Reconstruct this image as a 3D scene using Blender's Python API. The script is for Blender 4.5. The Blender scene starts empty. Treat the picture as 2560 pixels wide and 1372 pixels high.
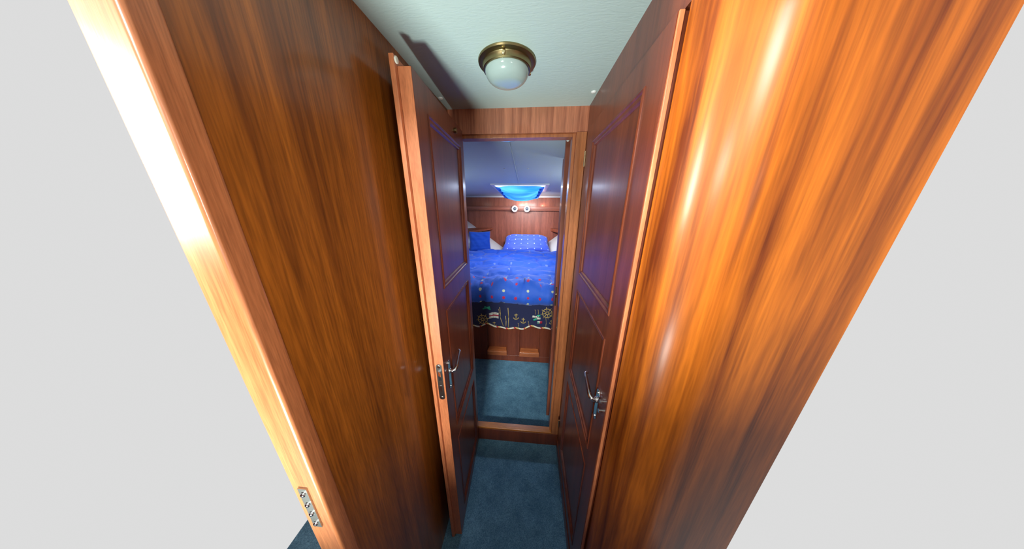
import bpy, bmesh, math, random
from mathutils import Vector, Matrix, noise
random.seed(4)
PI = math.pi
S = 1.05                      # one unit of the survey (distance lens to bulkhead) in metres
FZ = -1.443                   # floor level in survey units; lens is the survey origin
def W(x, y, z): return Vector((x*S, y*S, (z-FZ)*S))
scn = bpy.context.scene

# ------------------------------------------------------------ camera
cam_d = bpy.data.cameras.new('camera'); cam = bpy.data.objects.new('camera', cam_d)
scn.collection.objects.link(cam); scn.camera = cam
f = 540.0; nx, ny = -12.0, 1690.0; vx = 47.0; vy = -(f*f+nx*vx)/ny
Zi = -Vector((nx, ny, f)).normalized()          # world up seen in image axes (right, down, forward)
Yi = Vector((vx, vy, f)).normalized()
Xi = Yi.cross(Zi)
# camera axes in world: right, up(= -down), back(= -forward)
right = Vector((Xi[0], Yi[0], Zi[0])); down = Vector((Xi[1], Yi[1], Zi[1])); fwd = Vector((Xi[2], Yi[2], Zi[2]))
m = Matrix.Identity(4)
for i in range(3):
    m[i][0] = right[i]; m[i][1] = -down[i]; m[i][2] = -fwd[i]
m.translation = W(0, 0, 0)
cam.matrix_world = m
cam_d.sensor_fit = 'HORIZONTAL'; cam_d.sensor_width = 36; cam_d.lens = 36*f/2560
cam_d.clip_start = 0.01; cam_d.clip_end = 60

# ------------------------------------------------------------ world, lights, exposure
scn.view_settings.view_transform = 'Standard'; scn.view_settings.look = 'None'
scn.view_settings.exposure = 0.0; scn.view_settings.gamma = 1.0; scn.view_settings.use_curve_mapping = False
wd = bpy.data.worlds.new('overcast_daylight'); scn.world = wd; wd.use_nodes = True
wb = wd.node_tree.nodes['Background']; wb.inputs[0].default_value = (.72, .72, .72, 1); wb.inputs[1].default_value = 1.0

def area(name, loc, target, sx, sy, power, col, spread=180):
    l = bpy.data.lights.new(name, 'AREA'); l.shape = 'RECTANGLE'; l.size = sx*S; l.size_y = sy*S
    l.energy = power; l.color = col; l.spread = math.radians(spread)
    o = bpy.data.objects.new(name, l); scn.collection.objects.link(o)
    o.location = W(*loc); o.rotation_euler = (W(*target)-W(*loc)).to_track_quat('-Z', 'Y').to_euler()
    return o
area('companionway_daylight', (-.20, -2.1, 1.12), (-.08, 1.35, -1.2), .55, .36, 14.5, (.92, 1.0, .98), 50)
area('sunlit_table_bounce', (-.42, -.30, -.74), (-.16, .72, .364), .22, .16, 5.4, (.86, 1.0, .94), 76)
area('side_window_light', (-1.0, -.10, .14), (.25, .3, .26), .10, .36, 4.2, (1.0, .95, .86), 56)
area('right_panel_fill', (-.50, -.80, .22), (.32, .33, .26), .30, .18, 1.6, (1.0, .97, .92), 56)  # unseen fill added to light the curved right panel
area('left_wall_fill', (.58, -.55, .02), (-.345, .42, -.20), .30, .26, 2.4, (1.0, .97, .92), 56)  # added fill lamp that brightens the left wall, no window modelled
area('hatch_daylight', (-.14, 2.75, .62), (-.14, 2.75, -.7), .75, .75, 20, (.85, .93, 1.0))
area('bow_wall_fill', (-.08, 3.02, .0), (.02, 4.0, -.34), .36, .08, 8.0, (1.0, .93, .92), 110)  # added emitter floating under the cloth, brightens bow wall and pillow
area('duvet_fill', (-.13, 2.60, .20), (-.13, 2.55, -.7), .50, .08, 9, (.66, .78, 1.0))  # added emitter just below the ceiling by the hatch, brightens the duvet
area('cabin_fill_starboard', (.72, 2.0, -.02), (-.6, 2.4, .25), .30, .15, 3.2, (.90, 1.0, .92))  # added fill without a porthole, lifts the cabin ceiling
area('cabin_fill_port', (-1.15, 1.9, -.02), (.2, 2.6, .25), .30, .15, 2.2, (.90, 1.0, .92))  # second added cabin fill from the port side, no opening behind it

# ------------------------------------------------------------ materials
def newmat(name):
    mt = bpy.data.materials.new(name); mt.use_nodes = True
    return mt, mt.node_tree, mt.node_tree.nodes['Principled BSDF']
def plain(name, col, rough=.5, metal=0, bump=0, bscale=40, coat=0, spec=.5, sheen=0):
    mt, nt, b = newmat(name)
    b.inputs['Base Color'].default_value = (*col, 1); b.inputs['Roughness'].default_value = rough
    b.inputs['Metallic'].default_value = metal; b.inputs['Coat Weight'].default_value = coat
    b.inputs['Specular IOR Level'].default_value = spec; b.inputs['Sheen Weight'].default_value = sheen
    if bump:
        tc = nt.nodes.new('ShaderNodeTexCoord'); n = nt.nodes.new('ShaderNodeTexNoise'); n.inputs['Scale'].default_value = bscale
        n.inputs['Detail'].default_value = 4
        bp = nt.nodes.new('ShaderNodeBump'); bp.inputs['Strength'].default_value = bump; bp.inputs['Distance'].default_value = .004
        nt.links.new(tc.outputs['Object'], n.inputs['Vector']); nt.links.new(n.outputs[0], bp.inputs['Height']); nt.links.new(bp.outputs[0], b.inputs['Normal'])
    return mt
def wood(name, dark, light, scale=(34, 34, 1.1), rough=.32, coat=.35, coatr=.12, contrast=(.36, .66), pores=.35, seed=0.0, bump=.05, spec=.5):
    mt, nt, b = newmat(name); N = nt.nodes; L = nt.links
    tc = N.new('ShaderNodeTexCoord')
    mp = N.new('ShaderNodeMapping'); mp.inputs['Scale'].default_value = scale; mp.inputs['Location'].default_value = (seed, seed*1.7, seed*.6)
    L.new(tc.outputs['Object'], mp.inputs['Vector'])
    n1 = N.new('ShaderNodeTexNoise'); n1.inputs['Scale'].default_value = 1.0; n1.inputs['Detail'].default_value = 5; n1.inputs['Roughness'].default_value = .62; n1.inputs['Distortion'].default_value = .35
    L.new(mp.outputs[0], n1.inputs['Vector'])
    r = N.new('ShaderNodeValToRGB'); r.color_ramp.elements[0].position = contrast[0]; r.color_ramp.elements[1].position = contrast[1]
    r.color_ramp.elements[0].color = (*dark, 1); r.color_ramp.elements[1].color = (*light, 1)
    L.new(n1.outputs[0], r.inputs[0])
    mp2 = N.new('ShaderNodeMapping'); mp2.inputs['Scale'].default_value = tuple(s*9 if s > 5 else s*16 for s in scale)
    L.new(tc.outputs['Object'], mp2.inputs['Vector'])
    n2 = N.new('ShaderNodeTexNoise'); n2.inputs['Scale'].default_value = 1.0; n2.inputs['Detail'].default_value = 2
    L.new(mp2.outputs[0], n2.inputs['Vector'])
    r2 = N.new('ShaderNodeValToRGB'); r2.color_ramp.elements[0].position = .34; r2.color_ramp.elements[1].position = .62
    r2.color_ramp.elements[0].color = (1-pores, 1-pores, 1-pores, 1); r2.color_ramp.elements[1].color = (1, 1, 1, 1)
    L.new(n2.outputs[0], r2.inputs[0])
    mx = N.new('ShaderNodeMixRGB'); mx.blend_type = 'MULTIPLY'; mx.inputs[0].default_value = 1
    L.new(r.outputs[0], mx.inputs[1]); L.new(r2.outputs[0], mx.inputs[2]); L.new(mx.outputs[0], b.inputs['Base Color'])
    b.inputs['Specular IOR Level'].default_value = spec
    b.inputs['Roughness'].default_value = rough; b.inputs['Coat Weight'].default_value = coat; b.inputs['Coat Roughness'].default_value = coatr
    bp = N.new('ShaderNodeBump'); bp.inputs['Strength'].default_value = bump; bp.inputs['Distance'].default_value = .002
    L.new(n2.outputs[0], bp.inputs['Height']); L.new(bp.outputs[0], b.inputs['Normal'])
    return mt
M = {}
M['wall'] = wood('amber_mahogany_veneer', (.15, .038, .004), (.40, .115, .010), scale=(30, 30, .9), contrast=(.34, .70), rough=.34)
M['curve'] = wood('golden_sapele_veneer', (.12, .020, .002), (.48, .122, .008), scale=(22, 22, .75), contrast=(.40, .64), rough=.48, coat=.28, coatr=.24, pores=.22, seed=3.1, spec=.20)
M['door'] = wood('dark_mahogany', (.13, .026, .011), (.24, .055, .022), scale=(26, 26, .9), contrast=(.3, .7), rough=.36, coat=.25, coatr=.2, pores=.2, seed=7)
M['edge'] = wood('pale_mahogany_lipping', (.42, .12, .045), (.66, .215, .085), scale=(40, 40, 6), contrast=(.3, .7), rough=.45, coat=.15, pores=.18, seed=2)
M['bulk'] = wood('pink_mahogany_veneer', (.30, .085, .042), (.66, .24, .125), scale=(60, 60, 1.3), contrast=(.3, .7), rough=.36, pores=.25, seed=5)
M['frame'] = wood('mahogany_frame', (.30, .090, .030), (.50, .170, .060), scale=(55, 55, 1.5), contrast=(.3, .7), rough=.35, pores=.25, seed=6)
M['sill'] = wood('varnished_sill', (.46, .135, .018), (.66, .225, .035), scale=(2, 50, 50), rough=.28, seed=1)
M['cabin'] = wood('cabin_mahogany', (.20, .050, .026), (.34, .098, .054), scale=(14, 14, .8), rough=.46, coat=.08, pores=.2, seed=9)
M['cabinh'] = wood('cabin_mahogany_rail', (.20, .05, .025), (.36, .10, .05), scale=(1.2, 40, 40), rough=.45, coat=.05, pores=.15, seed=9)
M['baselit'] = wood('lit_ledge_mahogany', (.36, .095, .028), (.58, .17, .055), scale=(1.2, 30, 30), seed=4)  # paler wood for the panel ledges: light falling on them put into the colour
M['chrome'] = plain('chrome', (.75, .76, .78), .12, 1)
M['steel'] = plain('worn_steel', (.42, .41, .39), .3, 1)
M['dark'] = plain('dark_slot', (.01, .01, .012), .5)
M['brass'] = plain('aged_brass', (.29, .235, .115), .36, 1, bump=.1, bscale=60)
M['brassd'] = plain('bright_brass', (.78, .62, .36), .25, 1)
M['glass'] = plain('opal_glass', (.36, .45, .435), .16, 0, coat=.6)
M['white'] = plain('white_plastic', (.82, .82, .80), .35)
M['hull'] = plain('pale_hull_lining', (.78, .82, .84), .7, bump=.15, bscale=70)
M['piping'] = plain('lining_bead', (.75, .78, .80), .4)
M['cushion'] = plain('blue_cotton', (.006, .085, .52), .8, bump=.4, bscale=18, sheen=.2)
M['mattress'] = plain('mattress_ticking', (.35, .42, .55), .8)
M['socket'] = plain('lamp_white', (.85, .86, .88), .3)
M['lens'] = plain('spot_lens', (.10, .13, .17), .15, .6)

def ceiling_mat():
    mt, nt, b = newmat('vinyl_headliner'); N = nt.nodes; L = nt.links
    tc = N.new('ShaderNodeTexCoord'); mp = N.new('ShaderNodeMapping'); mp.inputs['Scale'].default_value = (20, 95, 20)
    L.new(tc.outputs['Object'], mp.inputs['Vector'])
    n = N.new('ShaderNodeTexNoise'); n.inputs['Scale'].default_value = 1.2; n.inputs['Detail'].default_value = 5; n.inputs['Distortion'].default_value = 1.6
    L.new(mp.outputs[0], n.inputs['Vector'])
    r = N.new('ShaderNodeValToRGB'); r.color_ramp.elements[0].position = .40; r.color_ramp.elements[1].position = .56; L.new(n.outputs[0], r.inputs[0])
    bp = N.new('ShaderNodeBump'); bp.inputs['Strength'].default_value = .16; bp.inputs['Distance'].default_value = .0010
    L.new(r.outputs[0], bp.inputs['Height']); L.new(bp.outputs[0], b.inputs['Normal'])
    b.inputs['Base Color'].default_value = (.52, .63, .61, 1); b.inputs['Roughness'].default_value = .55
    return mt
M['ceil'] = ceiling_mat()
M['ceilc'] = plain('cabin_headliner', (.54, .62, .60), .6, bump=.2, bscale=60)
def carpet_mat():
    mt, nt, b = newmat('blue_grey_carpet'); N = nt.nodes; L = nt.links
    tc = N.new('ShaderNodeTexCoord')
    n = N.new('ShaderNodeTexNoise'); n.inputs['Scale'].default_value = 9; n.inputs['Detail'].default_value = 6; n.inputs['Roughness'].default_value = .7
    n2 = N.new('ShaderNodeTexNoise'); n2.inputs['Scale'].default_value = 260; n2.inputs['Detail'].default_value = 2
    L.new(tc.outputs['Object'], n.inputs['Vector']); L.new(tc.outputs['Object'], n2.inputs['Vector'])
    mx = N.new('ShaderNodeMath'); mx.operation = 'MULTIPLY'; L.new(n.outputs[0], mx.inputs[0]); L.new(n2.outputs[0], mx.inputs[1])
    r = N.new('ShaderNodeValToRGB'); r.color_ramp.elements[0].position = .14; r.color_ramp.elements[1].position = .38
    r.color_ramp.elements[0].color = (.070, .17, .26, 1); r.color_ramp.elements[1].color = (.19, .39, .54, 1)
    L.new(mx.outputs[0], r.inputs[0]); L.new(r.outputs[0], b.inputs['Base Color'])
    bp = N.new('ShaderNodeBump'); bp.inputs['Strength'].default_value = .7; bp.inputs['Distance'].default_value = .004
    L.new(n2.outputs[0], bp.inputs['Height']); L.new(bp.outputs[0], b.inputs['Normal'])
    b.inputs['Roughness'].default_value = .95; b.inputs['Specular IOR Level'].default_value = .1
    return mt
M['carpet'] = carpet_mat()

def dots_mat(name, base, red_rows=True, folds=True):
    """printed cotton: rows of red and cream dots in the cloth's own u/v (metres)"""
    mt, nt, b = newmat(name); N = nt.nodes; L = nt.links
    uv = N.new('ShaderNodeTexCoord'); sep = N.new('ShaderNodeSeparateXYZ'); L.new(uv.outputs['UV'], sep.inputs[0])
    def mth(op, a, c=None, d=None):
        n = N.new('ShaderNodeMath'); n.operation = op
        for i, v in enumerate((a, c, d)):
            if v is None: continue
            if isinstance(v, (int, float)): n.inputs[i].default_value = v
            else: L.new(v, n.inputs[i])
        return n.outputs[0]
    def dots(pu, pv, ou, ov, rad, soft=.004):
        fu = mth('MULTIPLY', mth('SUBTRACT', mth('FRACT', mth('DIVIDE', mth('ADD', sep.outputs[0], ou), pu)), .5), pu)
        fv = mth('MULTIPLY', mth('SUBTRACT', mth('FRACT', mth('DIVIDE', mth('ADD', sep.outputs[1], ov), pv)), .5), pv)
        d = mth('SQRT', mth('ADD', mth('MULTIPLY', fu, fu), mth('MULTIPLY', fv, fv)))
        return mth('SUBTRACT', 1.0, mth('MULTIPLY', mth('SUBTRACT', d, rad), 1/soft)), d
    def clampd(x):
        n = N.new('ShaderNodeClamp'); L.new(x, n.inputs[0]); return n.outputs[0]
    if red_rows:
        red = clampd(dots(.109, .115, .054, .0575, .0105)[0]); wht = clampd(dots(.218, .115, .109, .0, .0105)[0])
        near = clampd(mth('SUBTRACT', 1.0, mth('MULTIPLY', mth('SUBTRACT', sep.outputs[1], .34), 12.0)))
        red = mth('MULTIPLY', red, near)
        wht = mth('MULTIPLY', wht, mth('ADD', .28, mth('MULTIPLY', near, .72)))
    else:
        red = None; wht = clampd(dots(.12, .10, .03, .02, .007)[0])
    m1 = N.new('ShaderNodeMixRGB'); m1.inputs[1].default_value = (*base, 1); m1.inputs[2].default_value = (.75, .80, .55, 1) if red_rows else (.5, .6, .95, 1)
    L.new(wht, m1.inputs[0]); out = m1.outputs[0]
    if red:
        m2 = N.new('ShaderNodeMixRGB'); L.new(out, m2.inputs[1]); m2.inputs[2].default_value = (.60, .02, .10, 1); L.new(red, m2.inputs[0]); out = m2.outputs[0]
    L.new(out, b.inputs['Base Color']); b.inputs['Roughness'].default_value = .65; b.inputs['Sheen Weight'].default_value = .25
    n = N.new('ShaderNodeTexNoise'); n.inputs['Scale'].default_value = 16; n.inputs['Detail'].default_value = 3; L.new(uv.outputs['Object'], n.inputs['Vector'])
    bp = N.new('ShaderNodeBump'); bp.inputs['Strength'].default_value = .3; bp.inputs['Distance'].default_value = .01
    L.new(n.outputs[0], bp.inputs['Height']); L.new(bp.outputs[0], b.inputs['Normal'])
    return mt
M['duvet'] = dots_mat('dotted_blue_duvet_cotton', (.022, .13, .74))
M['pillow'] = dots_mat('dotted_blue_pillow_cotton', (.05, .11, .66), False)
M['navy'] = plain('navy_quilt_cotton', (.012, .016, .07), .8, bump=.3, bscale=50, sheen=.2)
M['gold'] = plain('gold_print', (.55, .38, .12), .6)
M['cream'] = plain('cream_print', (.75, .72, .62), .6)
M['green'] = plain('green_print', (.03, .42, .25), .6)
M['red'] = plain('red_print', (.45, .02, .05), .6)
def rope_mat():
    mt, nt, b = newmat('striped_rope'); N = nt.nodes; L = nt.links
    tc = N.new('ShaderNodeTexCoord'); mp = N.new('ShaderNodeMapping'); mp.inputs['Rotation'].default_value = (0, .75, 0); mp.inputs['Scale'].default_value = (16, 16, 16)
    L.new(tc.outputs['Object'], mp.inputs[0]); sp = N.new('ShaderNodeSeparateXYZ'); L.new(mp.outputs[0], sp.inputs[0])
    fr = N.new('ShaderNodeMath'); fr.operation = 'FRACT'; L.new(sp.outputs[0], fr.inputs[0])
    r = N.new('ShaderNodeValToRGB'); r.color_ramp.interpolation = 'CONSTANT'
    e = r.color_ramp.elements; e[0].position = 0; e[0].color = (.8, .75, .6, 1); e[1].position = .4; e[1].color = (.6, .03, .05, 1)
    q = e.new(.6); q.color = (.75, .5, .15, 1); q = e.new(.85); q.color = (.8, .75, .6, 1)
    L.new(fr.outputs[0], r.inputs[0]); L.new(r.outputs[0], b.inputs['Base Color']); b.inputs['Roughness'].default_value = .7
    return mt
M['rope'] = rope_mat()
def cloth_mat():
    mt, nt, b = newmat('turquoise_sheer_cloth'); N = nt.nodes; L = nt.links
    out = N['Material Output']
    tc = N.new('ShaderNodeTexCoord'); mp = N.new('ShaderNodeMapping'); mp.inputs['Scale'].default_value = (1.6, 16, 1)
    nz = N.new('ShaderNodeTexNoise'); nz.inputs['Scale'].default_value = 1.3; nz.inputs['Detail'].default_value = 2
    L.new(tc.outputs['Object'], mp.inputs[0]); L.new(mp.outputs[0], nz.inputs['Vector'])
    rp = N.new('ShaderNodeValToRGB'); rp.color_ramp.elements[0].position = .38; rp.color_ramp.elements[1].position = .62
    rp.color_ramp.elements[0].color = (.02, .15, .50, 1); rp.color_ramp.elements[1].color = (.10, .40, .78, 1); L.new(nz.outputs[0], rp.inputs[0])
    d = N.new('ShaderNodeBsdfDiffuse'); d.inputs[0].default_value = (.02, .24, .62, 1)
    t = N.new('ShaderNodeBsdfTranslucent'); L.new(rp.outputs[0], t.inputs[0])
    mx = N.new('ShaderNodeMixShader'); mx.inputs[0].default_value = .6
    L.new(d.outputs[0], mx.inputs[1]); L.new(t.outputs[0], mx.inputs[2]); L.new(mx.outputs[0], out.inputs[0])
    return mt
M['cloth'] = cloth_mat()
M['hem'] = plain('cornflower_hem', (.10, .36, .95), .7)
def pane_mat():
    mt, nt, b = newmat('hatch_acrylic')
    b.inputs['Transmission Weight'].default_value = 1; b.inputs['Roughness'].default_value = .05; b.inputs['IOR'].default_value = 1.05
    b.inputs['Base Color'].default_value = (.9, .95, 1, 1)
    return mt
M['pane'] = pane_mat()

# ------------------------------------------------------------ builders
C = scn.collection
def empty(name, loc, label=None, cat=None, group=None, kind=None):
    o = bpy.data.objects.new(name, None); C.objects.link(o); o.location = loc; o.empty_display_size = .05
    return tag(o, label, cat, group, kind)
def tag(o, label=None, cat=None, group=None, kind=None):
    if label: o['label'] = label
    if cat: o['category'] = cat
    if group: o['group'] = group
    if kind: o['kind'] = kind
    return o
def obj(name, bm, mats, parent=None, bevel=0, smooth=False, segs=2, sub=0):
    """bm is in world metres. Origin goes to the parent's root or the mesh's own base."""
    if not isinstance(mats, (list, tuple)): mats = [mats]
    if parent is not None:
        r = parent
        org = Vector(r['_org']) if '_org' in r else Vector(r.location)
    else:
        xs = [v.co.x for v in bm.verts]; ys = [v.co.y for v in bm.verts]; zs = [v.co.z for v in bm.verts]
        org = Vector(((min(xs)+max(xs))/2, (min(ys)+max(ys))/2, min(zs)))
    bmesh.ops.recalc_face_normals(bm, faces=bm.faces[:])
    bmesh.ops.translate(bm, verts=bm.verts[:], vec=-org)
    me = bpy.data.meshes.new(name); bm.to_mesh(me); bm.free()
    for mt in mats: me.materials.append(mt)
    if smooth:
        for p in me.polygons: p.use_smooth = True
    o = bpy.data.objects.new(name, me); C.objects.link(o)
    if parent is None: o.location = org
    else: o.parent = parent
    ORG[o.name] = org.copy()
    if bevel:
        b = o.modifiers.new('bevel', 'BEVEL'); b.width = bevel; b.segments = segs; b.limit_method = 'ANGLE'; b.angle_limit = math.radians(35)
        for p in me.polygons: p.use_smooth = True
        w = o.modifiers.new('wn', 'WEIGHTED_NORMAL'); w.keep_sharp = True
    if sub:
        s = o.modifiers.new('sub', 'SUBSURF'); s.levels = sub; s.render_levels = sub
    return o
ORG = {}
def subobj(name, bm, mats, parent, **k):
    """a sub-part: the parent is itself a part that sits at (0,0,0) of its thing"""
    org = ORG[parent.name]
    return _with_org(name, bm, mats, parent, org, **k)
def _with_org(name, bm, mats, parent, org, **k):
    parent['_org'] = tuple(org); o = obj(name, bm, mats, parent, **k); del parent['_org']; return o
def mapid(x, y, z): return W(x, y, z)
def box(bm, x0, x1, y0, y1, z0, z1, mp=mapid, mi=0):
    vs = [bm.verts.new(mp(x, y, z)) for z in (z0, z1) for (x, y) in ((x0, y0), (x1, y0), (x1, y1), (x0, y1))]
    for q in ((0, 3, 2, 1), (4, 5, 6, 7), (0, 1, 5, 4), (1, 2, 6, 5), (2, 3, 7, 6), (3, 0, 4, 7)):
        fc = bm.faces.new([vs[i] for i in q]); fc.material_index = mi
def B(): return bmesh.new()
def prism(bm, pts, z0, z1, mp=mapid):
    a = [bm.verts.new(mp(x, y, z0)) for x, y in pts]; b = [bm.verts.new(mp(x, y, z1)) for x, y in pts]
    n = len(pts); bm.faces.new(a[::-1]); bm.faces.new(b)
    for i in range(n): bm.faces.new((a[i], a[(i+1) % n], b[(i+1) % n], b[i]))
def tube(bm, pts, rad, n=12, mp=mapid, mi=0, flat=1.0):
    P = [mp(*p) for p in pts]; rs = rad if isinstance(rad, (list, tuple)) else [rad]*len(P)
    rings = []; ref = None
    for i, p in enumerate(P):
        t = (P[min(i+1, len(P)-1)]-P[max(i-1, 0)]).normalized()
        if ref is None: ref = t.orthogonal().normalized()
        ref = (ref-t*ref.dot(t)).normalized(); b = t.cross(ref)
        rings.append([bm.verts.new(p+(ref*math.cos(2*PI*k/n)+b*math.sin(2*PI*k/n)*flat)*rs[i]*S) for k in range(n)])
    for a, c in zip(rings, rings[1:]):
        for k in range(n): bm.faces.new((a[k], a[(k+1) % n], c[(k+1) % n], c[k])).material_index = mi
    bm.faces.new(rings[0][::-1]).material_index = mi; bm.faces.new(rings[-1]).material_index = mi
def lathe(bm, prof, c, axis='z', n=40, mi=0):
    """prof: (radius, offset along axis) in survey units"""
    c = W(*c); ax = {'z': (Vector((1, 0, 0)), Vector((0, 1, 0)), Vector((0, 0, 1))), 'x': (Vector((0, 1, 0)), Vector((0, 0, 1)), Vector((1, 0, 0))),
          'y': (Vector((0, 0, 1)), Vector((1, 0, 0)), Vector((0, 1, 0)))}[axis]
    rings = []
    for r, h in prof:
        if r < 1e-6: rings.append([bm.verts.new(c+ax[2]*h*S)])
        else: rings.append([bm.verts.new(c+(ax[0]*math.cos(2*PI*k/n)+ax[1]*math.sin(2*PI*k/n))*r*S+ax[2]*h*S) for k in range(n)])
    for a, b in zip(rings, rings[1:]):
        for k in range(n):
            k2 = (k+1) % n
            if len(a) == 1 and len(b) == 1: continue
            if len(a) == 1: fc = bm.faces.new((a[0], b[k2], b[k]))
            elif len(b) == 1: fc = bm.faces.new((a[k], a[k2], b[0]))
            else: fc = bm.faces.new((a[k], a[k2], b[k2], b[k]))
            fc.material_index = mi
    if len(rings[0]) > 1: bm.faces.new(rings[0][::-1]).material_index = mi
    if len(rings[-1]) > 1: bm.faces.new(rings[-1]).material_index = mi
def struct(name, bm, mats, label=None, cat=None, **k):
    o = obj(name, bm, mats, None, **k); o['kind'] = 'structure'
    if label: o['label'] = label
    if cat: o['category'] = cat
    return o

# ------------------------------------------------------------ corridor shell
XL, XR, CZ = -.345, .212, .364
bm = B(); box(bm, -1.02, .60, -1.9, 1.0, FZ-.05, FZ)
struct('floor', bm, M['carpet'], 'blue-grey carpeted floor of the narrow corridor', 'floor')
bm = B(); box(bm, -1.6, 1.2, 1.0, 4.1, FZ-.05, FZ)
struct('floor', bm, M['carpet'], 'blue-grey carpeted floor of the sleeping cabin beyond the sill', 'floor')
bm = B(); box(bm, XL-.04, .60, -.02, 1.06, CZ, CZ+.05); box(bm, -1.10, .66, -1.94, -1.35, CZ, CZ+.05); box(bm, -1.10, -.62, -1.35, -.02, CZ, CZ+.05)
struct('ceiling', bm, M['ceil'], 'pale grey-green textured vinyl ceiling of the corridor', 'ceiling')
# left wall ends in a door post beside the lens
bm = B(); box(bm, XL-.042, XL, .232, 1.0, FZ, CZ)
wl = struct('wall_left', bm, M['wall'], 'amber mahogany veneered corridor wall on the left', 'wall')
bm = B(); box(bm, XL-.046, XL+.004, .208, .236, FZ, CZ)
post = struct('trim_1', bm, M['frame'], 'rounded mahogany door post at the near end of the left wall', 'trim', bevel=.005, segs=3)
bm = B(); box(bm, -.376, -.360, .2055, .209, -.56, -.455)
pl = _with_org('strike_plate', bm, M['steel'], post, ORG[post.name]); pl['label'] = 'dark steel strike plate with bright screws'
bm = B()
for z in (-.468, -.495, -.52, -.548):
    bm = B(); lathe(bm, [(.0045, 0), (.0045, -.002), (.003, -.0035), (0, -.004)], (-.368, .2055, z), 'y', 14)
    _with_org('screw', bm, M['chrome'], pl, ORG[pl.name], smooth=True)
# right wall : flat, above and beside the door leaf, then curving outwards towards the saloon
bm = B()
box(bm, XR, XR+.03, .405, 1.0, .271, CZ); box(bm, XR, XR+.03, .925, 1.0, FZ, .271); box(bm, XR, XR+.03, .41, .925, FZ, -1.315)
box(bm, XR+.012, XR+.03, .41, .925, -1.315, .271)
struct('wall_right', bm, M['door'], 'dark mahogany corridor wall around the closed side door', 'wall')
bm = B(); R = .095; y0 = .4175
pts = [(XR, y0)] + [(XR+R-R*math.cos(a), y0-R*math.sin(a)) for a in [PI/2*i/24 for i in range(1, 25)]] + [(.475, y0-R), (.475, y0-R+.03)]
inner = [(XR+R, y0-R+.03)] + [(XR+R-(R-.03)*math.cos(a), y0-(R-.03)*math.sin(a)) for a in [PI/2*i/24 for i in range(23, -1, -1)]]
prism(bm, pts+inner, FZ, CZ)
cw = struct('wall_curved', bm, M['curve'], 'golden sapele veneered wall panel curving round at the right', 'wall')
for p in cw.data.polygons: p.use_smooth = abs(p.normal.z) < .5
cw.data.set_sharp_from_angle(angle=math.radians(30))
# base boards
bm = B(); box(bm, XR-.006, XR, .42, 1.0, FZ, FZ+.06)
struct('baseboard_right', bm, M['door'], 'low dark wooden skirting under the right-hand door', 'baseboard', bevel=.002)
# bulkhead with the doorway
DX0, DX1, DZ0, DZ1 = -.303, .172, -1.338, .277
bm = B()
box(bm, -1.55, DX0, 1.0, 1.05, FZ, .42); box(bm, DX1, 1.15, 1.0, 1.05, FZ, .42); box(bm, DX0, DX1, 1.0, 1.05, DZ1, .42); box(bm, DX0, DX1, 1.0, 1.028, FZ, DZ0-.0145)
bk = struct('wall_back', bm, M['bulk'], 'pinkish striped mahogany bulkhead around the open cabin doorway', 'wall')
bm = B(); box(bm, DX1+.0, XR-.001, .996, 1.0, FZ, DZ1+.0)
struct('trim_2', bm, M['frame'], 'light mahogany upright post right of the cabin doorway', 'trim', bevel=.001)
bm = B()
box(bm, DX1-.013, DX1, 1.012, 1.058, DZ0, DZ1); box(bm, DX0, DX1-.013, 1.012, 1.058, DZ1-.013, DZ1)
struct('trim_3', bm, M['frame'], 'stepped mahogany door stop lining the cabin doorway', 'trim', bevel=.0015)
bm = B(); box(bm, DX0, DX1, .993, 1.032, DZ0-.014, DZ0)
struct('trim_4', bm, M['sill'], 'varnished orange wooden sill across the cabin doorway', 'trim', bevel=.004, segs=3)
bm = B(); box(bm, DX0, XR-.002, .992, .9995, FZ, DZ0-.014)
struct('trim_5', bm, M['door'], 'dark mahogany riser board below the cabin door sill', 'trim', bevel=.001)
# unseen saloon walls behind the lens, plus boxes added to block low light
bm = B(); box(bm, -1.10, -1.06, -1.9, -.02, FZ, CZ); box(bm, .62, .66, -1.9, -.05, FZ, CZ); box(bm, -1.10, .66, -1.94, -1.9, FZ, CZ)
box(bm, -1.06, .04, -1.3, -.62, FZ, -.02); box(bm, .04, .62, -1.3, -.62, FZ, .28)
struct('wall_saloon_light_block', bm, M['cabin'], 'mahogany saloon walls behind the viewer, with added unseen light-blocking boxes', 'wall')

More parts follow.
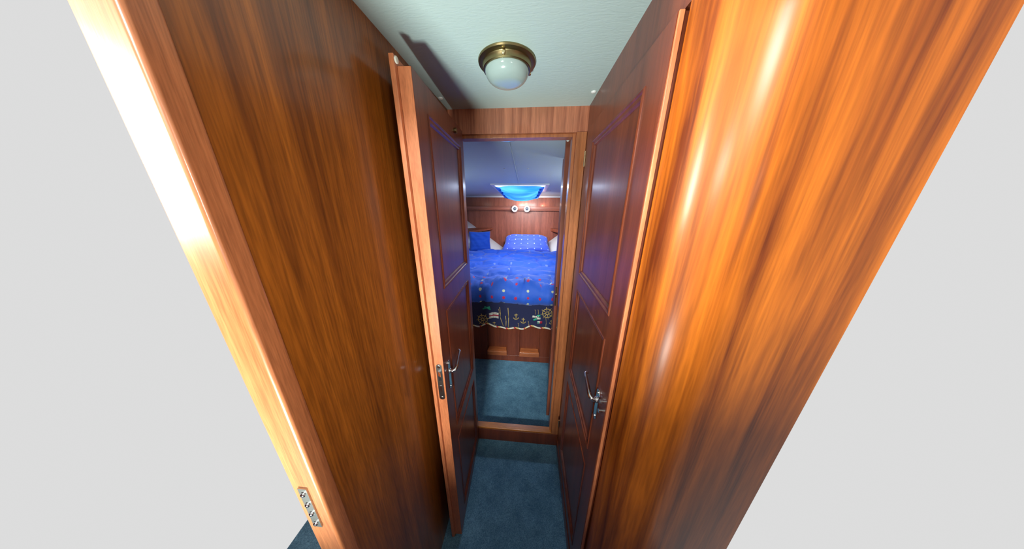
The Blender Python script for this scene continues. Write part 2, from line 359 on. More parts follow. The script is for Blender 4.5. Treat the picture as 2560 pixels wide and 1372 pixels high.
# ------------------------------------------------------------ doors
def moulding(bm, u0, u1, z0, z1, mp, prof):
    """sweep prof [(inset, v)] round a rectangle with mitred corners"""
    loops = []
    for ins, v in prof:
        loops.append([bm.verts.new(mp(u, v, z)) for u, z in ((u0+ins, z0+ins), (u1-ins, z0+ins), (u1-ins, z1-ins), (u0+ins, z1-ins))])
    n = len(loops)
    for i in range(n):
        a, c = loops[i], loops[(i+1) % n]
        for k in range(4): bm.faces.new((a[k], a[(k+1) % 4], c[(k+1) % 4], c[k]))
PROF = [(0, .003), (0, -.0015), (.0025, -.0028), (.005, -.0018), (.007, .0010), (.011, .0012), (.013, .0002), (.016, .0012), (.019, .006), (.019, .010), (0, .010)]
def panel_door(root, mp, Wd, zb, zt, panels, ustart, uend, thick, mat, lip=None):
    """u: 0 at hinge to Wd at free edge; v: 0 visible face, + into the leaf"""
    bm = B()
    box(bm, 0, ustart, 0, thick, zb, zt, mp); box(bm, uend, Wd, 0, thick, zb, zt, mp)
    zs = [zt] + [z for p in panels for z in p] + [zb]
    for i in range(0, len(zs), 2): box(bm, ustart, uend, 0, thick, zs[i+1], zs[i], mp)
    leaf = obj('door_leaf', bm, mat, root)
    for (zt_, zb_) in panels:
        bm = B(); box(bm, ustart+.018, uend-.018, .006, .006+.01, zb_+.018, zt_-.018, mp)
        p = obj('panel', bm, mat, root)
        bm = B(); moulding(bm, ustart, uend, zb_, zt_, mp, PROF)
        subobj('moulding', bm, mat, p)
    if lip:
        bm = B(); u_over, v0, v1, z1 = lip; box(bm, -.004, Wd+u_over, v0, v1, zb+.004, z1, mp)
        obj('rebate_lip', bm, M['edge'], root, bevel=.0012)
    return leaf
def lever(root, mp, u, zc, reach, run, tip, plate=(.046, .072), side=-1, mat=None):
    """back plate, lever and key turn; side -1: on the visible face (v<0)"""
    mat = mat or M['chrome']
    up, dn = plate
    bm = B(); n = 10; w = .0095; t = .004
    pts = [(u+w*math.cos(a), zc+up-w+w*math.sin(a)) for a in [PI*i/n for i in range(n+1)]] + [(u+w*math.cos(a), zc-dn+w+w*math.sin(a)) for a in [PI+PI*i/n for i in range(n+1)]]
    s0 = 0 if side < 0 else side
    fr = [bm.verts.new(mp(a, s0-.0 + (-t if side < 0 else t), b)) for a, b in pts]; bk_ = [bm.verts.new(mp(a, s0, b)) for a, b in pts]
    bm.faces.new(fr); bm.faces.new(bk_[::-1])
    for i in range(len(pts)): bm.faces.new((fr[i], fr[(i+1) % len(pts)], bk_[(i+1) % len(pts)], bk_[i]))
    pt = obj('handle_plate', bm, mat, root, bevel=.001)
    sg = -1 if side < 0 else 1
    bm = B()
    for zz in (zc+up-.010, zc-dn+.010): tube(bm, [(u, s0+sg*.003, zz), (u, s0+sg*.006, zz)], .0032, 10, mp)
    subobj('screw', bm, M['steel'], pt, smooth=False)
    bm = B()
    tube(bm, [(u, s0+sg*.003, zc), (u, s0+sg*.008, zc), (u, s0+sg*.0081, zc)], [.0085, .0085, .006], 16, mp)
    # neck out, sweep towards the hinge, tip curls back to the leaf
    pts = [(u, s0+sg*.004, zc), (u, s0+sg*reach*.6, zc)]
    for i in range(1, 7):
        a = PI/2*i/6; rr = reach*.45
        pts.append((u-rr*(1-math.cos(a)), s0+sg*(reach*.6+rr*math.sin(a)), zc+.001*i))
    for i in range(1, 6): pts.append((u-reach*.45-(run-reach*.45)*i/5, s0+sg*(reach*1.05-tip*i/5), zc+.006+.002*i))
    for i in range(1, 5):
        a = PI*.55*i/4; pts.append((u-run-.008*math.sin(a), s0+sg*(reach*1.05-tip-.008*(1-math.cos(a))), zc+.016))
    k = len(pts); rs = [.0062, .0062] + [.0062]*6 + [.0058, .0054, .005, .0046, .0044] + [.0042]*4
    tube(bm, pts, rs, 14, mp)
    obj('door_handle', bm, mat, root, smooth=True)

# cabin door, swung open against the left wall
H = Vector((-.287, .990)); Fr = Vector((-.267, .560)); du = (Fr-H); Wd = du.length; du = du.normalized(); dv = Vector((-abs(du.y), -du.x))   # v points to the wall
if dv.x > 0: dv = -dv
def mpL(u, v, z):
    p = H+du*u+dv*v; return W(p.x, p.y, z)
r1 = empty('door_1', W(H.x, H.y, FZ), 'dark mahogany cabin door standing open along the left wall', 'door', kind='structure')
panel_door(r1, mpL, Wd, -1.432, .285, [(.222, -.258), (-.335, -.85), (-.92, -1.36)], .045, Wd-.070, .030, M['door'], lip=(.012, .030, .041, .302))
bm = B(); box(bm, Wd, Wd+.0012, .0005, .0295, -1.43, .284, mpL)
le = obj('edge_lipping', bm, M['edge'], r1); le['label'] = 'pale pinkish bare edge of the door'
bm = B(); n = 10; w = .0095; vc = .015
pts = [(vc+w*math.cos(a), -.492-w+w*math.sin(a)) for a in [PI*i/n for i in range(n+1)]] + [(vc+w*math.cos(a), -.638+w+w*math.sin(a)) for a in [PI+PI*i/n for i in range(n+1)]]
fr = [bm.verts.new(mpL(Wd+.0032, a, b)) for a, b in pts]; bb = [bm.verts.new(mpL(Wd+.0012, a, b)) for a, b in pts]
bm.faces.new(fr); bm.faces.new(bb[::-1])
for i in range(len(pts)): bm.faces.new((fr[i], fr[(i+1) % len(pts)], bb[(i+1) % len(pts)], bb[i]))
lk = obj('lock_plate', bm, M['steel'], r1)
bm = B()
a = [(.009, -.535), (.021, -.535), (.021, -.513), (.0205, -.515)]
vs0 = [mpL(Wd+.003, .009, -.537), mpL(Wd+.003, .021, -.537), mpL(Wd+.003, .021, -.517), mpL(Wd+.003, .009, -.517), mpL(Wd+.012, .010, -.535), mpL(Wd+.012, .010, -.519)]
vv = [bm.verts.new(v) for v in vs0]
for q in ((0, 1, 2, 3), (0, 3, 5, 4), (1, 4, 5, 2), (0, 4, 1), (3, 2, 5)): bm.faces.new([vv[i] for i in q])
subobj('latch', bm, M['chrome'], lk)
bm = B(); box(bm, Wd+.003, Wd+.0036, .010, .020, -.557, -.539, mpL); subobj('latch_slot', bm, M['dark'], lk)
bm = B(); box(bm, Wd+.003, Wd+.0045, .0115, .0185, -.602, -.578, mpL); subobj('dead_bolt', bm, M['chrome'], lk)
for zz in (-.501, -.629):
    bm = B(); tube(bm, [(Wd+.003, .015, zz), (Wd+.0045, .015, zz), (Wd+.0048, .015, zz)], [.0048, .0048, .003], 14, mpL); subobj('screw', bm, M['chrome'], lk)
lever(r1, mpL, Wd-.038, -.552, .024, .085, .008, plate=(.042, .075))
lever(r1, mpL, Wd-.030, -.548, .013, .075, .003, plate=(.042, .075), side=.041)
bm = B()
p0 = [(.120, -.0, .253), (.120, -.010, .253), (.120, -.0102, .253)]
tube(bm, p0, [.0085, .0085, .006], 18, mpL); obj('brass_stud', bm, M['brass'], r1, bevel=.001)
bm = B(); tube(bm, [(Wd+.006, .0295, .2925), (Wd+.006, .0255, .2925), (Wd+.006, .0252, .2925)], [.0068, .0064, .004], 16, mpL)
o = obj('bumper', bm, M['cream'], r1, bevel=.001); o['label'] = 'small cream round bumper at the top of the lip'
bm = B(); tube(bm, [(Wd+.002, .028, -1.428), (Wd+.002, .028, -1.442)], .002, 8, mpL); obj('bottom_pin', bm, M['brassd'], r1)

# closed side door in the right wall
def mpR(u, v, z): return W(.2+v, .925-u, z)
WR = .925-.425
r2 = empty('door_2', W(.2, .925, FZ), 'closed dark mahogany side door in the right wall', 'door', kind='structure')
panel_door(r2, mpR, WR, -1.308, .265, [(.207, -.258), (-.323, -.72), (-.79, -1.245)], .084, WR-.068, .0225, M['door'])
bm = B(); box(bm, WR, WR+.004, .001, .0085, -1.308, .265, mpR)
le = obj('edge_lipping', bm, M['edge'], r2, bevel=.001); le['label'] = 'pale pinkish edge strip of the door'
lever(r2, mpR, WR-.050, -.502, .021, .075, .004, plate=(.034, .066))
bm = B(); tube(bm, [(WR-.016, 0, -.472), (WR-.016, -.010, -.472)], .004, 12, mpR); tube(bm, [(WR-.016, 0, -.502), (WR-.016, -.010, -.502)], .005, 12, mpR)
obj('catch_stud', bm, M['chrome'], r2)
bm = B(); tube(bm, [(-.003, -.003, .143), (-.003, -.003, .195)], .0035, 10, mpR); h = obj('hinge', bm, M['brassd'], r2); h['label'] = 'pale brass hinge barrel'
bm = B(); tube(bm, [(-.003, -.003, -1.20), (-.003, -.003, -1.15)], .0035, 10, mpR); h = obj('hinge', bm, M['brassd'], r2)

# ------------------------------------------------------------ ceiling lamp
LX, LY = -.075, .716
lamp = empty('ceiling_lamp', W(LX, LY, CZ), 'round brass and opal glass dome lamp on the corridor ceiling', 'lamp')
bm = B(); lathe(bm, [(.0, 0), (.0755, 0), (.0765, -.002), (.0755, -.0055), (.0705, -.0075), (.0655, -.0085), (.0640, -.0105), (.0635, -.0195), (.0615, -.0212), (.0585, -.0214), (.0575, -.018), (0, -.016)], (LX, LY, CZ), n=72)
obj('base', bm, M['brass'], lamp, smooth=True).data.set_sharp_from_angle(angle=math.radians(35))
prof = [(.0, -.017), (.057, -.017)] + [(.0585*math.cos(a)**.62, -.0205-.031*math.sin(a)) for a in [PI/2*i/16 for i in range(17)]]
prof[-1] = (0, -.0515)
bm = B(); lathe(bm, prof, (LX, LY, CZ), n=72); obj('glass_dome', bm, M['glass'], lamp, smooth=True)
for ang in (-PI/2-.03, PI*.14, PI*.84):
    bm = B(); cx, cy = math.cos(ang), math.sin(ang)
    tube(bm, [(LX+cx*.060, LY+cy*.060, CZ-.0148), (LX+cx*.0665, LY+cy*.0665, CZ-.0148), (LX+cx*.069, LY+cy*.069, CZ-.0148), (LX+cx*.0695, LY+cy*.0695, CZ-.0148)], [.0045, .0045, .004, .002], 16)
    obj('clamp_screw', bm, M['brassd'], lamp)

def cap(x, y, z, label, group=None, first=[None]):
    if first[0] is None:
        bm = B(); lathe(bm, [(.0085, 0), (.0085, -.001), (.0070, -.0035), (.003, -.0045), (0, -.0048)], (x, y, z), n=20)
        o = obj('screw_cap', bm, M['white'], None, smooth=True); first[0] = (o, Vector(o.location)-W(x, y, z))
    else:
        o = first[0][0].copy(); C.objects.link(o); o.location = W(x, y, z)+first[0][1]
    tag(o, label, 'screw cap', 'white screw caps in the ceilings'); return o
cap(-.333, .902, CZ, 'white plastic screw cap on the corridor ceiling beside the left wall')
cap(.197, .892, CZ, 'white plastic screw cap on the corridor ceiling beside the right wall')

# ------------------------------------------------------------ sleeping cabin shell
def cz(y): return .33-.058*(y-1)
HX0, HX1, HY0, HY1 = -.44, .172, 2.66, 3.22
def quadslab(bm, x0, x1, y0, y1, t=.04):
    vs = [bm.verts.new(W(x, y, cz(y)+dz)) for dz in (0, t) for (x, y) in ((x0, y0), (x1, y0), (x1, y1), (x0, y1))]
    for q in ((0, 3, 2, 1), (4, 5, 6, 7), (0, 1, 5, 4), (1, 2, 6, 5), (2, 3, 7, 6), (3, 0, 4, 7)): bm.faces.new([vs[i] for i in q])
bm = B(); quadslab(bm, -1.64, HX0, 1.05, 4.05); quadslab(bm, HX1, 1.25, 1.05, 4.05); quadslab(bm, HX0, HX1, 1.05, HY0); quadslab(bm, HX0, HX1, HY1, 4.05)
struct('ceiling', bm, M['ceilc'], 'blue-grey sloping vinyl ceiling of the sleeping cabin', 'ceiling')
bm = B()      # seam batten
tube(bm, [(-.118, 1.07, cz(1.07)), (-.140, HY0-.03, cz(HY0-.03))], .0035, 8)
struct('trim_6', bm, M['ceilc'], 'thin seam welt running down the middle of the cabin ceiling', 'trim')
bm = B(); box(bm, -1.64, 1.25, 4.0, 4.05, -1.443, .2)
struct('wall_bow', bm, M['cabin'], 'reddish mahogany panelled end wall behind the bed head', 'wall')
bm = B(); tube(bm, [(-1.3, 3.985, cz(3.98)-.012), (.9, 3.985, cz(3.98)-.012)], .016, 12)
struct('trim_7', bm, M['piping'], 'pale rounded bead where cabin ceiling meets end wall', 'trim', smooth=True)
def hull(side):
    bm = B(); ys = [4.0, 3.75, 3.5, 3.25, 3.0, 2.6, 2.0, 1.5, 1.05]; zs = [FZ, -1.1, -.78, -.6, -.4, -.2, .0, .15, .33]
    rows = []
    for y in ys:
        row = []
        for z in zs:
            if side < 0: x = -.463-1.363*(z+.78)+1.0*(y-4); x = max(x, -1.35-.25*(z+.78))
            else: x = .15+1.3*(z+.78)-1.0*(y-4); x = min(x, .95+.25*(z+.78))
            row.append(bm.verts.new(W(x, y-.0, z)))
        rows.append(row)
    for a, b in zip(rows, rows[1:]):
        for i in range(len(a)-1): bm.faces.new((a[i], a[i+1], b[i+1], b[i]))
    o = struct('wall_hull_left' if side < 0 else 'wall_hull_right', bm, M['hull'], 'pale grey lined hull side sloping in at the bed head, '+('left' if side < 0 else 'right'), 'wall', smooth=True)
    sm = o.modifiers.new('thick', 'SOLIDIFY'); sm.thickness = .02; sm.offset = 1 if side > 0 else 1
    return o
hull(-1); hull(1)
# bow shelf rail
bm = B(); box(bm, -1.25, .85, 3.86, 3.998, -.085, -.065); box(bm, -1.25, .85, 3.86, 3.878, -.065, -.012)
sh = obj('bow_shelf', bm, M['cabinh'], None, bevel=.004); tag(sh, 'long mahogany fiddle-railed shelf across the wall above the bed head', 'shelf')
# corner shelves
bm = B(); prism(bm, [(-.68, 3.998), (-1.10, 3.998), (-1.30, 3.75), (-1.32, 3.42), (-.96, 3.42)], -.425, -.395)
o = obj('corner_shelf', bm, M['cabinh'], None, bevel=.004); tag(o, 'triangular mahogany corner shelf above the blue cushion', 'shelf', None)
bm = B(); prism(bm, [(.37, 3.998), (.80, 3.998), (1.0, 3.75), (1.02, 3.50), (.62, 3.50)], -.44, -.385)
o = obj('corner_shelf', bm, M['cabinh'], None, bevel=.004); tag(o, 'dark mahogany corner shelf at the right of the bed head', 'shelf')
# reading spotlights
def spot(x, label, src=None):
    r = empty('reading_lamp', W(x, 3.86, -.075), label, 'lamp', 'pair of reading lamps above the bed head')
    if src is None:
        bm = B(); lathe(bm, [(.030, .05), (.036, .02), (.048, -.02), (.052, -.045), (.050, -.052), (.030, -.056), (.027, -.045), (.026, -.03), (0, -.03)], (x, 3.81, -.052), 'y', 32)
        obj('lamp_shade', bm, M['socket'], r, smooth=True)
        bm = B(); lathe(bm, [(.026, -.030), (.025, -.046), (.014, -.052), (0, -.054)], (x, 3.81, -.052), 'y', 24); obj('bulb', bm, M['lens'], r, smooth=True)
        bm = B(); tube(bm, [(x, 3.83, -.052), (x, 3.862, -.040)], .010, 12); obj('bracket', bm, M['socket'], r)
    else:
        for ch in src.children:
            c = ch.copy(); C.objects.link(c); c.parent = r
    return r
s1 = spot(-.267, 'small white reading lamp, left one of the pair above the bed'); spot(-.062, 'small white reading lamp, right one of the pair above the bed', s1)
for x, y, z, e in ((-.165, 3.93, .010, .7), (-.075, 3.93, .03, .4), (.205, 3.955, -.005, .5)):  # added point lights for warm spots above the shelf, apart from the lamps
    l = bpy.data.lights.new('shelf_glow_fill', 'POINT'); l.energy = e; l.color = (1, .62, .42); l.shadow_soft_size = .012
    o = bpy.data.objects.new('shelf_glow_fill', l); C.objects.link(o); o.location = W(x, y, z)

# hatch with cloth
hr = empty('window_1', W((HX0+HX1)/2, (HY0+HY1)/2, cz((HY0+HY1)/2)), 'square white-framed deck hatch in the cabin ceiling', 'hatch', kind='structure')
def rim(bm, x0, x1, y0, y1, w, zlo, zhi):
    for a in ((x0-w, x1+w, y0-w, y0), (x0-w, x1+w, y1, y1+w), (x0-w, x0, y0, y1), (x1, x1+w, y0, y1)):
        vs = [bm.verts.new(W(x, y, cz(y)+dz)) for dz in (zlo, zhi) for (x, y) in ((a[0], a[2]), (a[1], a[2]), (a[1], a[3]), (a[0], a[3]))]
        for q in ((0, 3, 2, 1), (4, 5, 6, 7), (0, 1, 5, 4), (1, 2, 6, 5), (2, 3, 7, 6), (3, 0, 4, 7)): bm.faces.new([vs[i] for i in q])
bm = B(); rim(bm, HX0+.012, HX1-.012, HY0+.012, HY1-.012, .042, -.014, .07); obj('frame', bm, M['white'], hr, bevel=.003)
bm = B(); box(bm, HX0+.01, HX1-.01, HY0+.01, HY1-.01, cz(HY0)+.055, cz(HY0)+.062); obj('pane', bm, M['pane'], hr)
# cloth: hung below the opening, sagging
bm = B(); nu, nv = 56, 44; grid = []
for j in range(nv+1):
    v = j/nv; row = []
    for i in range(nu+1):
        u = i/nu
        x = HX0+.03+(HX1-HX0-.06)*u; y = HY0+.02+(HY1-HY0-.0)*v
        side = 4*u*(1-u)
        hang = .034+.064*v ; sag = .045*side*math.sin(PI*min(1, v*1.02))**.8+.028*side*v
        fold = .020*math.sin(v*24+1.6*math.sin(u*3.1)+1.2*u)*side**.5*(1-.4*v)
        z = cz(y)-hang-sag+fold
        row.append(bm.verts.new(W(x+(.5-u)*.10*v, y, z)))
    grid.append(row)
for a, b in zip(grid, grid[1:]):
    for i in range(nu): bm.faces.new((a[i], a[i+1], b[i+1], b[i]))
cl = obj('hatch_cloth', bm, M['cloth'], None, smooth=True); tag(cl, 'bright turquoise cloth sagging under the ceiling hatch', 'cloth')
for u in (0, 1):
    bm = B(); pts = []
    for j in range(0, 12):
        v = j/11; x = (HX0+.03+(HX1-HX0-.06)*u)+(.5-u)*.10*v; y = HY0+.02+(HY1-HY0)*v; pts.append((x, y, cz(y)-.034-.064*v))
    vs = []
    for p in pts:
        s = -1 if u == 0 else 1
        vs.append([bm.verts.new(W(p[0]-s*.045, p[1], p[2]-.004)), bm.verts.new(W(p[0]+s*.006, p[1], p[2]+.010)), bm.verts.new(W(p[0]+s*.006, p[1], p[2]-.006)), bm.verts.new(W(p[0]-s*.045, p[1], p[2]-.008))])
    for a, b in zip(vs, vs[1:]):
        for k in range(4): bm.faces.new((a[k], a[(k+1) % 4], b[(k+1) % 4], b[k]))
    bm.faces.new(vs[0]); bm.faces.new(vs[-1][::-1])
    h = _with_org('hem', bm, M['hem'], cl, ORG[cl.name])
# second lamp, cut off by the door head
r = empty('ceiling_lamp', W(-.125, 1.24, cz(1.24)), 'round white lamp on the cabin ceiling just inside the doorway', 'lamp')
bm = B(); lathe(bm, [(0, .004), (.070, .004), (.072, -.010), (.060, -.022), (.03, -.028), (0, -.029)], (-.125, 1.155, cz(1.155)), n=48); obj('glass_dome', bm, M['glass'], r, smooth=True)
bm = B(); lathe(bm, [(0, .006), (.076, .006), (.077, -.004), (.071, -.008), (0, -.008)], (-.125, 1.155, cz(1.155)), n=48); obj('base', bm, M['white'], r)
cap(-.218, 1.877, cz(1.877), 'white screw cap left of the seam on the cabin ceiling')
cap(-.031, 1.882, cz(1.882), 'white screw cap right of the seam on the cabin ceiling')
cap(.262, 3.2, cz(3.2), 'white screw cap on the cabin ceiling right of the hatch')

# wardrobe just inside the doorway
wr = empty('wardrobe', W(.2, 1.15, FZ), 'tall narrow mahogany wardrobe side just inside the cabin doorway, right', 'wardrobe')
bm = B(); box(bm, .159, .70, 1.195, 1.222, FZ, .306); box(bm, .20, .70, 1.222, 1.60, FZ, .290); obj('body', bm, M['cabin'], wr, bevel=.002)
bm = B(); tube(bm, [(.166, 1.196, .298), (.166, 1.189, .298), (.166, 1.188, .298)], [.006, .007, .004], 14); obj('bumper', bm, M['white'], wr)
bm = B(); box(bm, .160, .168, 1.193, 1.196, -.57, -.45); ct = obj('catch_plate', bm, M['brass'], wr)
bm = B(); box(bm, .161, .168, 1.188, 1.194, -.515, -.495); subobj('catch', bm, M['chrome'], ct)

# ------------------------------------------------------------ bed
BY = 1.745
bed = empty('bed_base', W(-.13, BY, FZ), 'mahogany berth base with two recessed panels under the blue bed', 'bed')
bm = B()
ops = [(-.375, -.185), (-.065, .122)]; ztop, zbot = -1.06, -1.378
box(bm, -1.16, .77, BY, BY+.045, FZ, zbot); box(bm, -1.16, .77, BY, BY+.045, ztop, -.86)
xs = [-1.16] + [q for p in ops for q in p] + [.77]
for i in range(0, len(xs), 2): box(bm, xs[i], xs[i+1], BY, BY+.045, zbot, ztop)
obj('front_board', bm, M['door'], bed, bevel=.002)
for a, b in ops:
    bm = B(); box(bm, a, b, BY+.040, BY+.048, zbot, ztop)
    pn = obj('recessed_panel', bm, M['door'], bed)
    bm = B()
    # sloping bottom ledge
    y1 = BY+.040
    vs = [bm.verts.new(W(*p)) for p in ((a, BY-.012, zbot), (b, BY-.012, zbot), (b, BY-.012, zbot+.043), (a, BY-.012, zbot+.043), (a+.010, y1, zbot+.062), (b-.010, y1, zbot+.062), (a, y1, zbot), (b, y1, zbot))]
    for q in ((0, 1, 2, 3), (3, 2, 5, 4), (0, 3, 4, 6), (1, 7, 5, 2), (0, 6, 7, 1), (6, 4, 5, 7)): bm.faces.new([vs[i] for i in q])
    lg = subobj('panel_ledge', bm, M['baselit'], pn, bevel=.003); lg['label'] = 'chamfered ledge at the foot of the panel, lit look put into its paler wood'
    #obj('recessed_panel', bm, M['baselit'], bed, bevel=.003)
bm = B(); prism(bm, [(-1.14, BY+.005), (.78, BY+.005), (.78, 3.1), (.06, 3.90), (-.42, 3.90), (-1.14, 3.22)], -.862, -.775)
mt_ = obj('mattress', bm, M['mattress'], None, bevel=.02, segs=3); tag(mt_, 'mattress on the berth, mostly hidden under the blue duvet', 'mattress')

def wr_noise(x, y):
    w = .010*noise.noise(Vector((x*2.2, y*6.5, 1.3)))+.006*noise.noise(Vector((x*6+y*3, y*13, 4.1)))
    w -= .013*max(0, 1-abs(noise.noise(Vector((x*1.9+.6*y, y*4.6, 8.2))))*12)
    w -= .008*max(0, 1-abs(noise.noise(Vector((x*3.1-y, y*8.5, 2.2))))*10)
    return w
# duvet: path from foot hem, over the roll, up to the head
path = []
for i in range(9):
    a = -PI*.42+(PI*.92)*i/8; path.append((BY+.055-.085*math.cos(a), -.755+.083*math.sin(a)))
y = path[-1][0]
while y < 3.50: y += .028; path.append((y, -.672-.03*min(1, (y-1.8)/1.2)))
bm = B(); uvl = bm.loops.layers.uv.new('UVMap'); nu = 110; rows = []; arc = [0]
for a, b in zip(path, path[1:]): arc.append(arc[-1]+math.hypot(b[0]-a[0], b[1]-a[1]))
UV = {}
for j, (py, pz) in enumerate(path):
    row = []; t = (py-1.7)/1.8
    xl = -1.05 if t < .5 else -1.05+.04*(t-.5); xr = .78-.30*max(0, t-.35)
    for i in range(nu+1):
        u = i/nu; x = xl+(xr-xl)*u
        w = wr_noise(x, arc[j]*1.0)
        edge = min(u, 1-u)*2; drop = -.05*max(0, 1-edge*8)**2
        if arc[j] < .26: w = .020*noise.noise(Vector((x*8+arc[j]*9, arc[j]*2.0, 3)))-.012*max(0, 1-7*abs(noise.noise(Vector((x*7+arc[j]*11, arc[j]*1.5, 9)))))
        hdx = -.05*max(0, (t-.93)/.07) if t > .93 else 0
        if arc[j] < .2: p = (x, py-w*1.2, pz+w*.2+drop)
        else: p = (x, py, pz+w*4.2+drop+hdx+.018*math.sin(PI*min(1, max(0, u)))*1.0)
        v = bm.verts.new(W(*p)); UV[v] = (x*S, arc[j]*S); row.append(v)
    rows.append(row)
for a, b in zip(rows, rows[1:]):
    for i in range(nu):
        fc = bm.faces.new((a[i], a[i+1], b[i+1], b[i]))
        for lp in fc.loops: lp[uvl].uv = UV[lp.vert]
dv_ = obj('duvet', bm, M['duvet'], None, smooth=True)
sm = dv_.modifiers.new('thick', 'SOLIDIFY'); sm.thickness = .02; sm.offset = -1
tag(dv_, 'rumpled royal blue duvet with red and cream dots on the bed', 'duvet')

# navy quilt edge hanging at the foot
def hemz(x): return -1.056+.012*math.sin(x*14+.5)+.007*math.sin(x*47)+.008*math.sin(x*31)-.03*max(0, -x-.25)
def qy(x, z): return BY-.018-.006*math.sin(x*11+z*3)-.004*math.sin(x*27)
bm = B(); nu, nv = 90, 10; rows = []
for j in range(nv+1):
    row = []
    for i in range(nu+1):
        x = -.95+1.65*i/nu; z0, z1 = hemz(x), -.80; z = z0+(z1-z0)*j/nv; row.append(bm.verts.new(W(x, qy(x, z), z)))
    rows.append(row)
for a, b in zip(rows, rows[1:]):
    for i in range(nu): bm.faces.new((a[i], a[i+1], b[i+1], b[i]))
back_ = [[bm.verts.new(v.co+Vector((0, .006, 0))) for v in r_] for r_ in rows]
for a, b in zip(back_, back_[1:]):
    for i in range(nu): bm.faces.new((a[i], b[i], b[i+1], a[i+1]))
for i in range(nu):
    bm.faces.new((rows[0][i], back_[0][i], back_[0][i+1], rows[0][i+1])); bm.faces.new((rows[-1][i], rows[-1][i+1], back_[-1][i+1], back_[-1][i]))
# printed nautical motifs lying on the cloth
def strip(pts, w, mi):
    for (x0, z0), (x1, z1) in zip(pts, pts[1:]):
        d = Vector((x1-x0, z1-z0)); 
        if d.length < 1e-6: continue
        nrm = Vector((-d.y, d.x)).normalized()*w/2
        c = [(x0+nrm.x, z0+nrm.y), (x1+nrm.x, z1+nrm.y), (x1-nrm.x, z1-nrm.y), (x0-nrm.x, z0-nrm.y)]
        fr = [bm.verts.new(W(a, qy(a, b)-.0035, b)) for a, b in c]; bk2 = [bm.verts.new(W(a, qy(a, b)-.001, b)) for a, b in c]
        bm.faces.new(fr).material_index = mi+1
        for k in range(4): bm.faces.new((fr[k], fr[(k+1) % 4], bk2[(k+1) % 4], bk2[k])).material_index = mi+1
def ring(cx, cz_, r_, w, mi, n=20, a0=0, a1=2*PI): strip([(cx+r_*math.cos(a0+(a1-a0)*i/n), cz_+r_*math.sin(a0+(a1-a0)*i/n)) for i in range(n+1)], w, mi)
def wheel(cx, cz_, r_):
    ring(cx, cz_, r_, .007, 0); ring(cx, cz_, r_*.35, .005, 0, 12)
    for k in range(8):
        a = k*PI/4+.2; strip([(cx+r_*.2*math.cos(a), cz_+r_*.2*math.sin(a)), (cx+r_*1.42*math.cos(a), cz_+r_*1.42*math.sin(a))], .005, 0)
def anchor(cx, cz_, s):
    strip([(cx, cz_+s), (cx, cz_-s)], .006*s/.025, 0); strip([(cx-s*.6, cz_+s*.55), (cx+s*.6, cz_+s*.55)], .005, 0)
    ring(cx, cz_-s*.1, s*.9, .006, 0, 8, PI*1.1, PI*1.9)
wheel(-.405, -.992, .042); wheel(.175, -.905, .042)
anchor(-.10, -.945, .028); anchor(-.035, -.985, .026); anchor(-.30, -1.035, .022); anchor(.215, -.99, .020)
for c, zz in ((2, -.922), (1, -.934), (3, -.945), (1, -.956), (2, -.966)): strip([(-.345, zz-.012), (-.31, zz), (-.285, zz+.002), (-.258, zz-.004)], .011, c if c != 2 else 1)
strip([(-.345, -.946), (-.31, -.94), (-.258, -.942)], .008, 3)
strip([(-.40, -.885), (-.335, -.865)], .014, 2); strip([(-.385, -.862), (-.33, -.890)], .014, 2)
for xx, z0, z1 in ((-.247, -.86, -.96), (-.258, -.88, -.93), (-.195, -.94, -1.045), (-.172, -.86, -1.05), (.01, -.985, -1.05), (.165, -.95, -1.05), (.065, -.87, -.92), (.092, -.87, -.92), (-.082, -1.01, -1.05)): strip([(xx, z0), (xx+.006, (z0+z1)/2), (xx+.004, z1)], .0055 if z1 < -.93 and xx < -.1 else .003, 0)
strip([(-.243, -.96), (-.215, -1.045)], .005, 0)
strip([(.045, -.938), (.075, -.944), (.10, -.94)], .020, 1); strip([(.085, -.934), (.115, -.932)], .020, 2); strip([(.055, -.975), (.085, -.962)], .018, 2); strip([(.085, -.958), (.118, -.960)], .018, 1)
strip([(.092, -.998), (.118, -.996)], .026, 1); strip([(.112, -.998), (.135, -.998)], .024, 3); strip([(.095, -1.0), (.103, -1.0)], .022, 2)
q = obj('bedspread', bm, [M['navy'], M['gold'], M['cream'], M['green'], M['red']], None, smooth=True); tag(q, 'navy bedspread with ship wheels and flags hanging at the bed foot', 'bedspread')
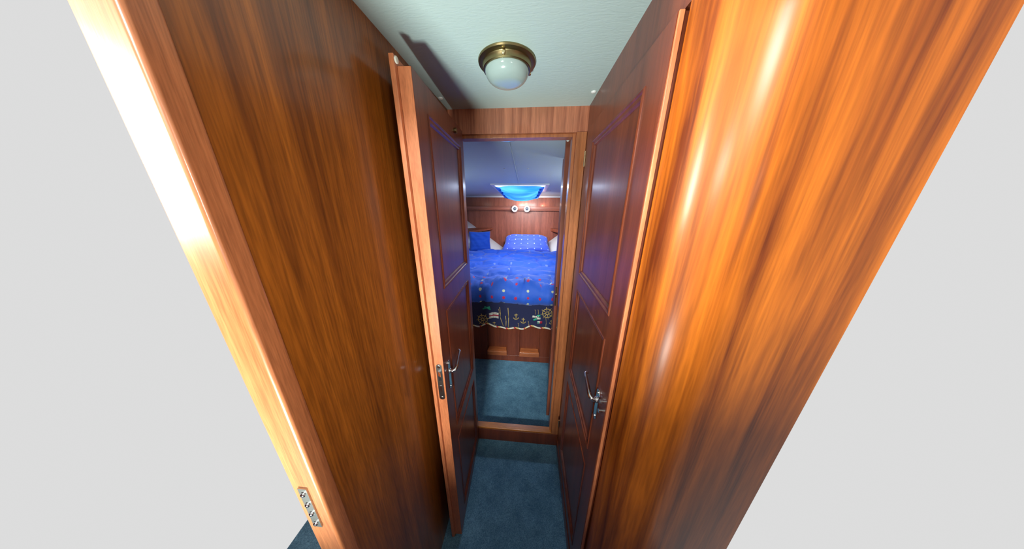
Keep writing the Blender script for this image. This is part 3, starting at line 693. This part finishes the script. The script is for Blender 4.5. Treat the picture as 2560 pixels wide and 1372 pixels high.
bm = B(); tube(bm, [(-.95+1.65*i/120, qy(-.95+1.65*i/120, -1.05)-.003, hemz(-.95+1.65*i/120)) for i in range(121)], .0068, 8)
_with_org('rope_trim', bm, M['rope'], q, ORG[q.name], smooth=True)['label'] = 'twisted red, cream and gold rope edging'

# pillows
def pillow(name, c, hx, hz, th, tilt, mat, label, cat, rz=0, seed=0, taper=0, rnd=0):
    bm = B(); uvl = bm.loops.layers.uv.new('UVMap'); n = 26; UV = {}; faces = []
    for s in (-1, 1):
        g = []
        for j in range(n+1):
            row = []
            for i in range(n+1):
                u = -1+2*i/n; v = -1+2*j/n
                e = max(0, (1-u**4)*(1-v**4))**.42
                sh_ = (1-.07*(1-abs(v))*(abs(u)**3))*(1-taper*(v+1)*.5) ; sv = 1-.07*(1-abs(u))*(abs(v)**3)-(rnd*abs(u)**4 if v > 0 else 0)
                d = th*e*s*(1+.25*noise.noise(Vector((u*1.6+seed, v*1.8, s))))+ (.012*noise.noise(Vector((u*3+seed, v*5, 2))) if e > .3 else 0)
                p = Vector((u*hx*sh_, d, v*hz*sv))
                vv = bm.verts.new(p*S); UV[vv] = (u*hx*S, v*hz*S); row.append(vv)
            g.append(row)
        for a, b in zip(g, g[1:]):
            for i in range(n):
                fc = bm.faces.new((a[i], a[i+1], b[i+1], b[i]))
                for lp in fc.loops: lp[uvl].uv = UV[lp.vert]
    bmesh.ops.remove_doubles(bm, verts=bm.verts[:], dist=.0008)
    R_ = Matrix.Rotation(rz, 4, 'Z') @ Matrix.Rotation(tilt, 4, 'X')
    bmesh.ops.transform(bm, matrix=Matrix.Translation(W(*c)) @ R_, verts=bm.verts[:])
    o = obj(name, bm, mat, None, smooth=True); tag(o, label, cat); return o
pillow('pillow', (-.058, 3.70, -.622), .420, .195, .080, -.90, M['pillow'], 'large violet-blue dotted pillow at the head of the bed', 'pillow', seed=2, taper=.13, rnd=.24)
pillow('cushion', (-.775, 3.33, -.545), .165, .160, .055, -.28, M['cushion'], 'plain bright blue square cushion under the left corner shelf', 'cushion', rz=.25, seed=5)
